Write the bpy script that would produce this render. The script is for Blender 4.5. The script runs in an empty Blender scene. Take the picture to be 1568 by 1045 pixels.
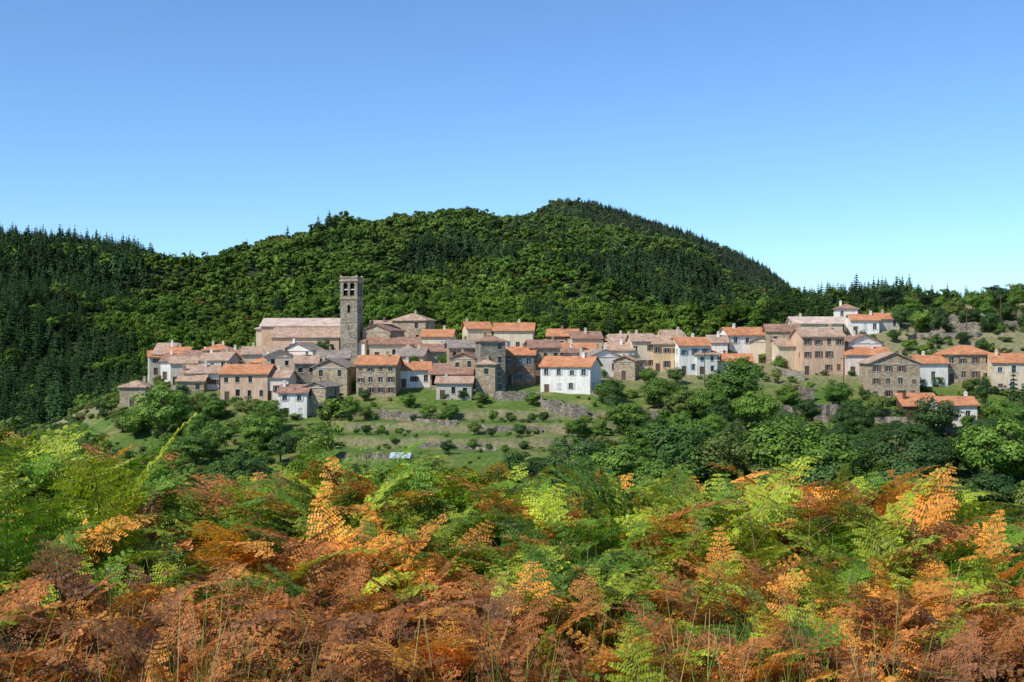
import bpy, math, random, bmesh
import numpy as np
from mathutils import Vector
random.seed(7); rng=np.random.default_rng(11)
S=bpy.context.scene
F=1893.0   # survey scale: tangent of a bearing = (b-784)/F ; slope = (522-r)/F
CX,CY=784.0,522.0
# ------------------------------------------------------------------ terrain
cols=np.array([-600,0,180,300,420,600,784,1000,1200,1330,1450,1568,2200],float)
rows={150:[880]*13,
200:[800,800,790,780,770,760,758,772,775,775,770,765,760],
240:[770,760,705,690,688,678,675,682,672,665,660,655,650],
262:[750,735,655,650,642,637,632,636,636,642,640,635,630],
280:[740,715,625,606,606,603,603,600,598,605,605,602,600],
331:[700,690,600,560,528,520,520,522,520,500,484,474,460],
350:[690,680,610,570,535,524,522,525,515,484,468,458,450],
400:[640,640,640,620,590,570,560,560,560,540,520,500,500],
450:[615,612,615,610,600,590,575,570,560,550,540,530,520]}
c1x=[-600,0,100,200,270,330,400,470,520,600,700,784,830,900,1000,1100,1200,1300,1568,2200]
c1y=[350,372,378,384,400,400,392,384,360,347,342,341,345,358,395,430,462,488,505,507]
r1x=[-600,0,180,300,420,600,784,2200]; r1d=[750,800,820,850,950,1150,1250,1250]
c2x=[-600,600,700,784,820,850,900,950,1050,1100,1180,1220,1280,1400,1568,2200]
c2y=[520,420,372,346,328,311,315,328,357,377,420,450,478,500,508,515]
ynodes=np.concatenate([np.arange(-30,20,.5),np.arange(20,140,4),np.arange(140,230,2),np.arange(230,350,.7),np.arange(350,2200,12),np.geomspace(2200,9000,16)])
pxn=np.linspace(-900,2500,341)
def slope_z(r,D): return (CY-np.asarray(r))/F*D
Zg=np.zeros((len(pxn),len(ynodes)))
for i,p in enumerate(pxn):
    D=[-30,0,3,6,9,13,20,40,70,100]; Z=[1.0,-1.6,-1.65,-1.9,-2.5,-4.2,-8,-22,-36,-41]
    for k in sorted(rows):
        D.append(k); Z.append(slope_z(np.interp(p,cols,rows[k]),k))
    R1=np.interp(p,r1x,r1d); z1=slope_z(np.interp(p,c1x,c1y),R1)
    zb=Z[-1]
    for t in (.25,.5,.75): D.append(450+(R1-450)*t); Z.append(zb+(z1-zb)*(t**1.0+0.06*math.sin(math.pi*t)))
    D.append(R1); Z.append(z1)
    z2=slope_z(np.interp(p,c2x,c2y),1900)
    D+= [R1+120, (R1+1900)/2+60, 1900,2150,3000,9000]
    Z+= [z1-35, max(z1-45,z1+(z2-z1)*.45-10), z2, z2-50,-120,-140]
    Zg[i]=np.interp(ynodes,D,Z)
k=np.array([1,2,3,2,1],float);k/=k.sum()
pad=np.pad(Zg,((2,2),(0,0)),mode='edge'); Zg=sum(k[j]*pad[j:j+Zg.shape[0]] for j in range(5))
pad=np.pad(Zg,((0,0),(1,1)),mode='edge'); Zg=.25*pad[:,:-2]+.5*pad[:,1:-1]+.25*pad[:,2:]
_w=[(rng.normal(size=2),rng.uniform(0,6.28)) for _ in range(24)]
def snoise(x,y,L,o=0,n=6):
    v=0
    for j in range(n):
        d,ph=_w[(o+j)%24]; d=d/np.linalg.norm(d)*(.7+.15*j)
        v=v+np.sin((x*d[0]+y*d[1])*6.283/L+ph+1.3*np.sin((x*d[1]-y*d[0])*4/L+ph*2))
    return v/n*1.6
def H(x,y):
    x=np.asarray(x,float); y=np.asarray(y,float)
    p=CX+F*x/np.maximum(y,25); p=np.clip(p,pxn[0],pxn[-1]-1e-6)
    fi=(p-pxn[0])/(pxn[1]-pxn[0]); i=np.floor(fi).astype(int); i=np.clip(i,0,len(pxn)-2); fi=fi-i
    fj=np.interp(y,ynodes,np.arange(len(ynodes))); j=np.clip(np.floor(fj).astype(int),0,len(ynodes)-2); fj=fj-j
    z=(Zg[i,j]*(1-fi)*(1-fj)+Zg[i+1,j]*fi*(1-fj)+Zg[i,j+1]*(1-fi)*fj+Zg[i+1,j+1]*fi*fj)
    R=np.interp(p,r1x,r1d); mid=np.clip((y-450)/150,0,1)*(1-.75*np.clip(1-np.abs(y-R)/130,0,1))*(1-.75*np.clip((y-1600)/200,0,1))
    z=z+mid*(snoise(x,y,260,3)*17+snoise(x,y,110,9)*7)
    near=np.clip((y-2)/10,0,1)*(y<450)
    z=z+near*snoise(x,y,9,5)*.12
    # terraces
    w=np.clip((y-214)/8,0,1)*np.clip((274-y)/6,0,1)*np.clip((p-470)/60,0,1)
    w2=np.clip((y-312)/6,0,1)*np.clip((352-y)/8,0,1)*np.clip((p-1370)/40,0,1)
    w=np.maximum(w,w2)
    st=2.1; q=z/st; fq=q-np.floor(q); fs=np.clip((fq-.70)/.24,0,1); fs=fs*fs*(3-2*fs)
    return z*(1-w)+w*st*(np.floor(q)+fs)
def hz(x,y): return float(H(np.array([x]),np.array([y]))[0])
def bx(b,D): return (b-CX)/F*D
def depth_for(b,r,lo=232,hi=349):
    ys=np.arange(lo,hi,.5); z=H(bx(b,ys),ys); rr=CY-z*F/ys
    ok=np.where(rr<=r)[0]
    return float(ys[ok[0]]) if len(ok) else float(ys[np.argmin(rr)])
# ------------------------------------------------------------------ materials
def new_mat(name):
    m=bpy.data.materials.new(name); m.use_nodes=True; nt=m.node_tree
    for n in list(nt.nodes): nt.nodes.remove(n)
    o=nt.nodes.new('ShaderNodeOutputMaterial'); return m,nt,o
def N(nt,t,**kw):
    n=nt.nodes.new(t)
    for a,b in kw.items(): setattr(n,a,b)
    return n
def noise(nt,scale,detail=4,vec=None,rough=.55):
    n=N(nt,'ShaderNodeTexNoise'); n.inputs['Scale'].default_value=scale; n.inputs['Detail'].default_value=detail; n.inputs['Roughness'].default_value=rough
    if vec is not None: nt.links.new(vec,n.inputs['Vector'])
    return n
def ramp(nt,fac,stops):
    r=N(nt,'ShaderNodeValToRGB'); nt.links.new(fac,r.inputs['Fac']); e=r.color_ramp.elements
    while len(e)<len(stops): e.new(.5)
    for el,(p,c) in zip(e,stops): el.position=p; el.color=(*c,1)
    return r
def mul(nt,a,b,fac=1.0,mode='MULTIPLY'):
    m=N(nt,'ShaderNodeMix',data_type='RGBA',blend_type=mode)
    m.inputs[0].default_value=fac
    for s,i in ((a,6),(b,7)):
        if isinstance(s,tuple): m.inputs[i].default_value=(*s,1)
        else: nt.links.new(s,m.inputs[i])
    return m.outputs[2]
def princ(nt,o,col,rough=.85,bump=None,bs=.3,bd=.05,spec=.2):
    p=N(nt,'ShaderNodeBsdfPrincipled'); p.inputs['Roughness'].default_value=rough; p.inputs['Specular IOR Level'].default_value=spec
    if isinstance(col,tuple): p.inputs['Base Color'].default_value=(*col,1)
    else: nt.links.new(col,p.inputs['Base Color'])
    if bump is not None:
        b=N(nt,'ShaderNodeBump'); b.inputs['Strength'].default_value=bs; b.inputs['Distance'].default_value=bd
        nt.links.new(bump,b.inputs['Height']); nt.links.new(b.outputs[0],p.inputs['Normal'])
    nt.links.new(p.outputs[0],o.inputs['Surface']); return p
def plaster(name,c,var=.8):
    m,nt,o=new_mat(name); oi=N(nt,'ShaderNodeNewGeometry')
    n=noise(nt,.35,6,oi.outputs['Position']); r=ramp(nt,n.outputs['Fac'],[(.3,(var,var*.98,var*.94)),(.65,(1,1,1))])
    mp=N(nt,'ShaderNodeMapping'); mp.inputs['Scale'].default_value=(2.2,2.2,.35); nt.links.new(oi.outputs['Position'],mp.inputs[0])
    n2=noise(nt,1.2,5,mp.outputs[0]); r2=ramp(nt,n2.outputs['Fac'],[(.35,(.8,.78,.74)),(.6,(1,1,1))])
    col=mul(nt,mul(nt,c,r.outputs[0]),r2.outputs[0])
    princ(nt,o,col,.9,n2.outputs['Fac'],.3,.05); return m
def stone(name,a,b,sc=2.6):
    m,nt,o=new_mat(name); g=N(nt,'ShaderNodeNewGeometry')
    mp=N(nt,'ShaderNodeMapping'); mp.inputs['Scale'].default_value=(1,1,1.7); nt.links.new(g.outputs['Position'],mp.inputs[0])
    v=N(nt,'ShaderNodeTexVoronoi'); v.inputs['Scale'].default_value=sc; nt.links.new(mp.outputs[0],v.inputs['Vector'])
    sx=N(nt,'ShaderNodeSeparateColor'); nt.links.new(v.outputs['Color'],sx.inputs[0])
    r=ramp(nt,sx.outputs[0],[(0,a),(1,b)])
    n=noise(nt,.4,6,g.outputs['Position']); r2=ramp(nt,n.outputs['Fac'],[(.3,(.72,.7,.66)),(.7,(1.1,1.1,1.1))])
    e=ramp(nt,v.outputs['Distance'],[(.25,(1,1,1)),(.6,(.6,.58,.55))])
    col=mul(nt,mul(nt,r.outputs[0],r2.outputs[0]),e.outputs[0],.7)
    princ(nt,o,col,.92,v.outputs['Distance'],-.5,.08); return m
def tiles(name,a,b,c):
    m,nt,o=new_mat(name); g=N(nt,'ShaderNodeNewGeometry'); tc=N(nt,'ShaderNodeTexCoord')
    v=N(nt,'ShaderNodeTexVoronoi'); v.inputs['Scale'].default_value=3.2; nt.links.new(g.outputs['Position'],v.inputs['Vector'])
    sx=N(nt,'ShaderNodeSeparateColor'); nt.links.new(v.outputs['Color'],sx.inputs[0])
    r=ramp(nt,sx.outputs[0],[(0,a),(.5,b),(1,c)])
    n=noise(nt,.6,6,g.outputs['Position']); r2=ramp(nt,n.outputs['Fac'],[(.3,(.66,.64,.62)),(.7,(1.1,1.1,1.1))])
    w=N(nt,'ShaderNodeTexWave'); w.bands_direction='X'; w.inputs['Scale'].default_value=1.25; w.inputs['Distortion'].default_value=.6; nt.links.new(tc.outputs['Object'],w.inputs['Vector'])
    wr=ramp(nt,w.outputs['Fac'],[(0,(.7,.68,.66)),(.6,(1,1,1))])
    col=mul(nt,mul(nt,r.outputs[0],r2.outputs[0]),wr.outputs[0],.7)
    princ(nt,o,col,.85,w.outputs['Fac'],.6,.06); return m
M={}
M['white']=plaster('white_plaster',(.86,.83,.76),.88); M['cream']=plaster('cream_plaster',(.76,.63,.45),.8)
M['salmon']=plaster('salmon_plaster',(.70,.48,.33),.8); M['pink']=plaster('pink_plaster',(.82,.69,.61),.85)
M['greyp']=plaster('grey_plaster',(.58,.53,.45),.75); M['ochre']=plaster('ochre_plaster',(.68,.49,.28),.8)
M['stone']=stone('tan_stone',(.34,.26,.17),(.64,.52,.37)); M['sgrey']=stone('grey_stone',(.21,.185,.15),(.44,.39,.31))
M['sred']=stone('brown_stone',(.22,.13,.09),(.44,.29,.2)); M['stower']=stone('tower_stone',(.25,.22,.17),(.46,.41,.32),2.0)
M['dry']=stone('dry_stone',(.18,.15,.12),(.46,.40,.32),2.4)
M['orange']=tiles('orange_tiles',(.52,.19,.08),(.64,.26,.12),(.54,.33,.19))
M['tan']=tiles('weathered_tiles',(.38,.23,.15),(.52,.35,.24),(.58,.44,.33))
M['brown']=tiles('brown_tiles',(.24,.13,.09),(.38,.21,.14),(.44,.29,.21))
M['grey']=tiles('grey_tiles',(.22,.18,.15),(.34,.28,.23),(.43,.36,.30))
M['pale']=tiles('pale_tiles',(.58,.43,.33),(.70,.54,.43),(.64,.53,.45))
def flat(name,c,rough=.6,spec=.3,sc=6,lo=.75):
    m,nt,o=new_mat(name); g=N(nt,'ShaderNodeNewGeometry'); n=noise(nt,sc,4,g.outputs['Position'])
    r=ramp(nt,n.outputs['Fac'],[(.3,(lo,)*3),(.7,(1,1,1))]); princ(nt,o,mul(nt,c,r.outputs[0]),rough,spec=spec); return m
M['glass']=flat('window_glass',(.025,.03,.035),.15,.5); M['dark']=flat('opening_shade',(.015,.013,.012),.9,.1)  # dark: near-black sheets painted as the shade inside tower and shed openings
M['trim']=flat('stone_trim',(.58,.53,.46)); M['wood']=flat('brown_wood',(.14,.08,.045)); M['shut_w']=flat('white_shutter',(.6,.6,.58))
M['shut_b']=flat('blue_shutter',(.12,.2,.28)); M['shut_r']=flat('red_brown_shutter',(.25,.08,.05)); M['shut_n']=flat('brown_shutter',(.18,.11,.07))
M['metal']=flat('pale_metal',(.55,.6,.66),.4,.5); M['blackr']=flat('black_rubber',(.02,.02,.02)); M['whitep']=flat('white_paint',(.75,.75,.75),.3,.5)
M['rock']=stone('grey_rock',(.14,.13,.13),(.34,.32,.31),.6)
def leafmat(name,trans=.3,rough=.6,vscale=1.2,detail=3,lo=.55,hi=1.35):
    m,nt,o=new_mat(name); a=N(nt,'ShaderNodeAttribute'); a.attribute_type='INSTANCER'; a.attribute_name='tint'
    g=N(nt,'ShaderNodeNewGeometry'); n=noise(nt,vscale,detail,g.outputs['Position'])
    r=ramp(nt,n.outputs['Fac'],[(.3,(lo,lo,lo*.9)),(.7,(hi,hi*.97,hi*.8))])
    rr=ramp(nt,g.outputs['Random Per Island'],[(0,(.7,.75,.7)),(1,(1.25,1.2,1.1))])
    col=mul(nt,mul(nt,a.outputs['Color'],r.outputs[0]),rr.outputs[0])
    if rough>=1:
        p=N(nt,'ShaderNodeBsdfDiffuse'); nt.links.new(col,p.inputs[0]); nt.links.new(p.outputs[0],o.inputs['Surface']); return m
    p=N(nt,'ShaderNodeBsdfPrincipled'); p.inputs['Roughness'].default_value=rough; p.inputs['Specular IOR Level'].default_value=.25
    nt.links.new(col,p.inputs['Base Color']); t=N(nt,'ShaderNodeBsdfTranslucent'); nt.links.new(mul(nt,col,(1.25,1.2,.6)),t.inputs[0])
    mx=N(nt,'ShaderNodeMixShader'); mx.inputs[0].default_value=trans
    nt.links.new(p.outputs[0],mx.inputs[1]); nt.links.new(t.outputs[0],mx.inputs[2]); nt.links.new(mx.outputs[0],o.inputs['Surface']); return m
M['leaf']=leafmat('tree_foliage',.18,.6,.5,3,.6,1.3); M['fleaf']=leafmat('forest_foliage',.15,1,.05,5); M['fern']=leafmat('bracken_frond_leaf',.34,.5,6,2,.75,1.25)
M['bark']=flat('bark',(.10,.075,.05),.9,.1)
# ------------------------------------------------------------------ mesh helpers
COL=S.collection
def np_mesh(name,V,Fq,mats,mi=None,smooth=False):
    me=bpy.data.meshes.new(name); V=np.asarray(V,np.float32); Fq=np.asarray(Fq,np.int32)
    k=Fq.shape[1]; me.vertices.add(len(V)); me.vertices.foreach_set('co',V.ravel())
    me.loops.add(Fq.size); me.loops.foreach_set('vertex_index',Fq.ravel())
    me.polygons.add(len(Fq)); me.polygons.foreach_set('loop_start',np.arange(len(Fq),dtype=np.int32)*k)
    if mi is not None: me.polygons.foreach_set('material_index',np.asarray(mi,np.int32))
    me.polygons.foreach_set('use_smooth',np.full(len(Fq),smooth))
    for m in mats: me.materials.append(m)
    me.update(calc_edges=True); me.validate(); return me
def obj(name,me,loc=(0,0,0),rot=(0,0,0),scl=(1,1,1),parent=None,tint=None,link=True):
    o=bpy.data.objects.new(name,me)
    if link: COL.objects.link(o)
    o.location=loc; o.rotation_euler=rot; o.scale=scl
    if parent: o.parent=parent
    if tint is not None: o['tint']=[float(c) for c in tint]
    return o
def unit(v): return v/np.maximum(np.linalg.norm(v,axis=-1,keepdims=True),1e-9)
def leafquads(C,Nn,su,sv,U=None):
    n=len(C); Nn=unit(Nn)
    if U is None: U=rng.normal(size=(n,3))
    U=unit(U-Nn*(U*Nn).sum(1,keepdims=True)); W=np.cross(Nn,U)
    su=np.broadcast_to(su,(n,))[:,None]; sv=np.broadcast_to(sv,(n,))[:,None]
    V=np.stack([C-U*su,C-W*sv*.8-U*su*.1,C+U*su,C+W*sv*.8-U*su*.1],1).reshape(-1,3)
    return V,np.arange(4*n).reshape(n,4)
def tube(P,R,n=6):
    P=np.asarray(P,float); V=[];Fc=[]
    for i,(p,r) in enumerate(zip(P,R)):
        d=unit(P[min(i+1,len(P)-1)]-P[max(i-1,0)]); a=unit(np.cross(d,[.31,.95,.1])); b=np.cross(d,a)
        for j in range(n):
            t=6.2832*j/n; V.append(p+r*(a*math.cos(t)+b*math.sin(t)))
    for i in range(len(P)-1):
        for j in range(n): Fc.append([i*n+j,i*n+(j+1)%n,(i+1)*n+(j+1)%n,(i+1)*n+j])
    return np.array(V),np.array(Fc)
def join(parts):
    V=[];Fc=[];mi=[];o=0
    for v,f,m in parts: V.append(v);Fc.append(f+o);mi+= [m]*len(f);o+=len(v)
    return np.concatenate(V),np.concatenate(Fc),mi
def broadleaf(name,Ht,R,ncl,nl,ls,mat,low=.1):
    parts=[]; cz=Ht*(.5+low/2); rz=Ht*(.5-low/2)
    parts.append((*tube([[0,0,-1.5],[.1,0,Ht*.2],[0,.15,Ht*.45],[.1,.1,Ht*.75]],[.035*Ht,.028*Ht,.02*Ht,.008*Ht]),1))
    C=[];NN=[]
    for c in range(ncl):
        d=unit(rng.normal(size=3)); d[2]=d[2]*.9+.1; q=rng.uniform(.35,.85)
        ctr=np.array([d[0]*R*q,d[1]*R*q,cz+d[2]*rz*q*.95]); 
        if d[2]<-.2: ctr[:2]*=.8
        cr=R*rng.uniform(.22,.42)
        if c%3==0: parts.append((*tube([[0,.05,Ht*rng.uniform(.25,.5)],list(ctr*[.5,.5,1]-[0,0,.3]),list(ctr)],[.014*Ht,.009*Ht,.004*Ht],4),1))
        u=unit(rng.normal(size=(nl,3))); u[:,2]=np.where(rng.random(nl)<.6,np.abs(u[:,2]),u[:,2])
        rad=cr*rng.uniform(.6,1.12,(nl,1)); C.append(ctr+u*rad*[1,1,.8]); NN.append(unit(u+.5*(unit(ctr-[0,0,cz*.8]))+.28*rng.normal(size=(nl,3))))
    C=np.concatenate(C);NN=np.concatenate(NN); s=ls*rng.uniform(.6,1.3,len(C))
    parts.append((*leafquads(C,NN,s,s*.8),0))
    V,Fc,mi=join(parts); return np_mesh(name,V,Fc,[mat,M['bark']],mi)
def conifer(name,Ht,R,n,ls,mat,low=.08,p=1.0):
    parts=[(*tube([[0,0,-1.5],[0,0,Ht*.5],[0,0,Ht*.97]],[.02*Ht,.012*Ht,.002*Ht],5),1)]
    t=1-np.sqrt(rng.random(n))*.999; t=low+(1-low)*t
    tiers=14; tt=np.floor(t*tiers)/tiers+.3*(t-np.floor(t*tiers)/tiers)
    a=rng.uniform(0,6.283,n); lob=1+.22*np.sin(a*3+tt*40)+.15*np.sin(a*5+tt*90)
    rm=R*(1-tt)**p*lob; q=rng.uniform(.35,1.05,n); r=rm*q
    C=np.stack([np.cos(a)*r,np.sin(a)*r,tt*Ht-.25*r],1); U=np.stack([np.cos(a),np.sin(a),np.full(n,-.35)],1)
    Nn=np.stack([np.cos(a)*.7,np.sin(a)*.7,np.ones(n)],1)+.4*rng.normal(size=(n,3))
    s=ls*rng.uniform(.6,1.2,n)*(.5+.7*(1-t)); parts.append((*leafquads(C,Nn,s*1.3,s*.7,U),0))
    V,Fc,mi=join(parts); return np_mesh(name,V,Fc,[mat,M['bark']],mi)
# ------------------------------------------------------------------ terrain mesh
sN=np.linspace(-.95,.95,330); YY,SS=np.meshgrid(ynodes,sN,indexing='ij')
XX=SS*(np.maximum(YY,0)+30); ZZ=H(XX,YY)
ny,nx=XX.shape; V=np.stack([XX,YY,ZZ],-1).reshape(-1,3)
idx=np.arange(ny*nx).reshape(ny,nx); Fq=np.stack([idx[:-1,:-1],idx[:-1,1:],idx[1:,1:],idx[1:,:-1]],-1).reshape(-1,4)
def mixc(c,d,w): return c*(1-w[...,None])+np.array(d)*w[...,None]
colr=np.zeros(XX.shape+(3,))+np.array([.09,.065,.035])
colr=mixc(colr,[.05,.08,.022],np.clip((YY-9)/6,0,1))
g=np.clip((YY-205)/15,0,1); n1=snoise(XX,YY,22,2); n2=snoise(XX,YY,7,8)
grass=mixc(np.zeros(XX.shape+(3,))+np.array([.095,.16,.03]),[.17,.20,.055],np.clip(n1*.6+.4*n2+.15,0,1))
grass=mixc(grass,[.29,.24,.13],np.clip(n1*.6+n2*.7-.35,0,1))
gy=np.gradient(ZZ,axis=0)/np.maximum(np.gradient(YY,axis=0),1e-3); bank=np.clip((gy-.5)/.4,0,1)*(YY<352)*(YY>214)
grass=mixc(grass,[.24,.20,.14],bank*.7)
grass=mixc(grass,[.3,.25,.17],np.clip((YY-282)/10,0,1)*.55)
colr=colr*(1-g[...,None])+grass*g[...,None]
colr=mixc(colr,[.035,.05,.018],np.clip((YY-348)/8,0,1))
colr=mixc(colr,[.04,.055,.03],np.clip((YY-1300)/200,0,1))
colr=mixc(colr,[.45,.34,.22],np.clip((XX-1.5)/.4,0,1)*np.clip((6.3-YY)/.5,0,1))
m,nt,o=new_mat('ground_soil_and_grass'); a=N(nt,'ShaderNodeAttribute'); a.attribute_name='gcol'; gg=N(nt,'ShaderNodeNewGeometry')
n=noise(nt,1.1,8,gg.outputs['Position'],.7); r=ramp(nt,n.outputs['Fac'],[(.3,(.5,.5,.45)),(.7,(1.35,1.3,1.2))])
princ(nt,o,mul(nt,a.outputs['Color'],r.outputs[0]),.95,n.outputs['Fac'],.8,.3)
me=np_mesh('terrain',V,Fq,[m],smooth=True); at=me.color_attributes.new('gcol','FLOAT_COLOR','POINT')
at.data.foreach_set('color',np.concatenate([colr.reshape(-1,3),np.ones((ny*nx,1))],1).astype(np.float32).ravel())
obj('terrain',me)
# ------------------------------------------------------------------ instancing
def scatter(name,P,rot,scl,idx,tint,protos):
    c=bpy.data.collections.new(name+'_kinds')
    for i,me in enumerate(protos):
        o=bpy.data.objects.new(name+'_kind_%02d'%i,me); c.objects.link(o)
    me=bpy.data.meshes.new(name); me.vertices.add(len(P)); me.vertices.foreach_set('co',np.asarray(P,np.float32).ravel())
    for nm,ty,dat,ky in (('rot','FLOAT_VECTOR',rot,'vector'),('scl','FLOAT_VECTOR',scl,'vector'),('idx','INT',idx,'value'),('tint','FLOAT_VECTOR',tint,'vector')):
        A=me.attributes.new(nm,ty,'POINT'); A.data.foreach_set(ky,np.asarray(dat,np.int32 if ty=='INT' else np.float32).ravel())
    ob=obj(name,me); g=bpy.data.node_groups.new(name+'_instances','GeometryNodeTree')
    g.interface.new_socket('Geometry',in_out='INPUT',socket_type='NodeSocketGeometry'); g.interface.new_socket('Geometry',in_out='OUTPUT',socket_type='NodeSocketGeometry')
    gi=g.nodes.new('NodeGroupInput'); go=g.nodes.new('NodeGroupOutput'); ip=g.nodes.new('GeometryNodeInstanceOnPoints'); ci=g.nodes.new('GeometryNodeCollectionInfo')
    ci.inputs['Collection'].default_value=c; ci.inputs['Separate Children'].default_value=True; ci.inputs['Reset Children'].default_value=True
    def na(nm,t):
        n=g.nodes.new('GeometryNodeInputNamedAttribute'); n.data_type=t; n.inputs['Name'].default_value=nm; return n.outputs['Attribute']
    L=g.links.new; L(gi.outputs[0],ip.inputs['Points']); L(ci.outputs[0],ip.inputs['Instance']); ip.inputs['Pick Instance'].default_value=True
    L(na('idx','INT'),ip.inputs['Instance Index']); L(na('rot','FLOAT_VECTOR'),ip.inputs['Rotation']); L(na('scl','FLOAT_VECTOR'),ip.inputs['Scale']); L(ip.outputs[0],go.inputs[0])
    md=ob.modifiers.new('instances','NODES'); md.node_group=g; return ob
# ------------------------------------------------------------------ distant forest
fb=[broadleaf('forest_broadleaf',9,4.4,11,26,.8,M['fleaf'],.05) for _ in range(5)]
fc=[conifer('forest_conifer',14,3.9,330,.95,M['fleaf'],p=.85) for _ in range(4)]
fb2=[broadleaf('forest_broadleaf_near',9,4.4,20,60,.42,M['fleaf'],.05) for _ in range(5)]
fc2=[conifer('forest_conifer_near',14,3.9,1000,.55,M['fleaf'],p=.85) for _ in range(4)]
def grid_pts(y0,y1,sp):
    out=[]
    for y in np.arange(y0,y1,sp):
        w=.52*y+20; xs=np.arange(-w,w,sp); out.append(np.stack([xs+rng.uniform(-.45,.45,len(xs))*sp,np.full(len(xs),y)+rng.uniform(-.45,.45,len(xs))*sp],1))
    return np.concatenate(out)
P=np.concatenate([grid_pts(352,1330,6.0),grid_pts(1330,2000,7.2)])
x,y=P[:,0],P[:,1]; z=H(x,y); p=CX+F*x/y; r=CY-z*F/y
R1=np.interp(p,r1x,r1d); keep=((y<R1+25)|((y>R1+250)&(r<np.interp(p,c1x,c1y)+25)&(y<1940)))
keep&=~((y<420)&(p>560)); keep&=~((r>620)&(p>260)); keep&=~((r>555)&(p>600))
x,y,z,p,r=[q[keep] for q in (x,y,z,p,r)]
nn=snoise(x,y,150,4)+.6*snoise(x,y,50,12)
w=np.zeros(len(x))-.75
w+=np.clip((330-p)/120,0,1)*1.35*(1-.5*np.clip((p-120)/80,0,1)*np.clip((r-430)/40,0,1))
band=r-(385+(p-640)*.11); w+=np.clip(1-np.abs(band-5)/55,0,1)*1.1*np.clip((p-600)/60,0,1)
w+=np.clip((y-1400)/80,0,1)*1.1*np.clip((p-780)/40,.3,1); w+=np.clip((p-880)/150,0,1)*.3
con=(w+nn*.8+.25*rng.normal(size=len(x)))>.1
th=(snoise(x,y,60,15)>1.0)&(~con)&(rng.random(len(x))<.6); x,y,z,p,r,con=[q[~th] for q in (x,y,z,p,r,con)]
n=len(x); idn=np.where(con,5+rng.integers(0,4,n),rng.integers(0,5,n)); idn=idn+np.where(y<640,9,0)
base=np.where(con[:,None],[[.036,.072,.030]],[[.074,.142,.028]])
br=np.clip(.5+.5*snoise(x,y,90,7),0,1)[:,None]; base=np.where(con[:,None],base*(.75+.7*br),base*(1-br)+np.array([.12,.185,.033])*br)
haze=np.clip((y-500)/1300,0,1)[:,None]; base=base*(1-haze*.5)+np.array([.085,.112,.105])*haze*.5  # bluish aerial haze painted into the tree tint, stronger with distance
rd=rng.random((n,1)); base=base*(.65+.7*rd); autumn=(rng.random(n)<.008)&~con; base[autumn]=[.14,.11,.035]
s=rng.uniform(.65,1.25,n)*np.where(con,np.where(y>1300,.7,.92),.98); s=s*np.clip(.8+(y-400)/3000,.8,1.1)
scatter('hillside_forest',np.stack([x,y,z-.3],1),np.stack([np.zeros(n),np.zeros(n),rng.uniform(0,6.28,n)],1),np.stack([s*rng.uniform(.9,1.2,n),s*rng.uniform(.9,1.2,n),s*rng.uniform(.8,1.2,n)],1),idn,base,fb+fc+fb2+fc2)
print('forest',n)
# ------------------------------------------------------------------ houses
class Part:
    def __init__(s): s.V=[];s.F=[]
    def quad(s,*p):
        i=len(s.V); s.V+= [tuple(q) for q in p]; s.F.append(tuple(range(i,i+len(p))))
    def box(s,x0,x1,y0,y1,z0,z1):
        i=len(s.V); s.V+=[(x0,y0,z0),(x1,y0,z0),(x1,y1,z0),(x0,y1,z0),(x0,y0,z1),(x1,y0,z1),(x1,y1,z1),(x0,y1,z1)]
        s.F+=[tuple(i+k for k in f) for f in ((0,3,2,1),(4,5,6,7),(0,1,5,4),(1,2,6,5),(2,3,7,6),(3,0,4,7))]
    def slab(s,pts,t):
        n=len(pts); i=len(s.V); s.V+=[tuple(q) for q in pts]+[(q[0],q[1],q[2]-t) for q in pts]
        s.F.append(tuple(range(i,i+n))); s.F.append(tuple(range(i+2*n-1,i+n-1,-1)))
        for k in range(n): s.F.append((i+k,i+n+k,i+n+(k+1)%n,i+(k+1)%n))
    def make(s,name,mat,parent):
        if not s.F: return
        me=bpy.data.meshes.new(name); me.from_pydata(s.V,[],s.F); me.materials.append(mat); me.update(); obj(name,me,parent=parent)
def facade(wall,glass,O,U,w,z0,z1,wins,Nv,rev=.22):
    # wall with true recessed openings
    us=sorted({0,w}|{a for q in wins for a in q[:2]}); zs=sorted({z0,z1}|{a for q in wins for a in q[2:4]})
    pt=lambda u,z,d=0:(O[0]+U[0]*u-Nv[0]*d,O[1]+U[1]*u-Nv[1]*d,z)
    for a,b in zip(us,us[1:]):
        for c,d in zip(zs,zs[1:]):
            m,k=(a+b)/2,(c+d)/2
            if any(q[0]<m<q[1] and q[2]<k<q[3] for q in wins): continue
            wall.quad(pt(a,c),pt(b,c),pt(b,d),pt(a,d))
    for a,b,c,d in [q[:4] for q in wins]:
        wall.quad(pt(a,c),pt(a,d),pt(a,d,rev),pt(a,c,rev)); wall.quad(pt(b,c),pt(b,c,rev),pt(b,d,rev),pt(b,d))
        wall.quad(pt(a,d),pt(b,d),pt(b,d,rev),pt(a,d,rev)); wall.quad(pt(a,c),pt(a,c,rev),pt(b,c,rev),pt(b,c))
        glass.quad(pt(a,c,rev),pt(b,c,rev),pt(b,d,rev),pt(a,d,rev))
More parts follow.
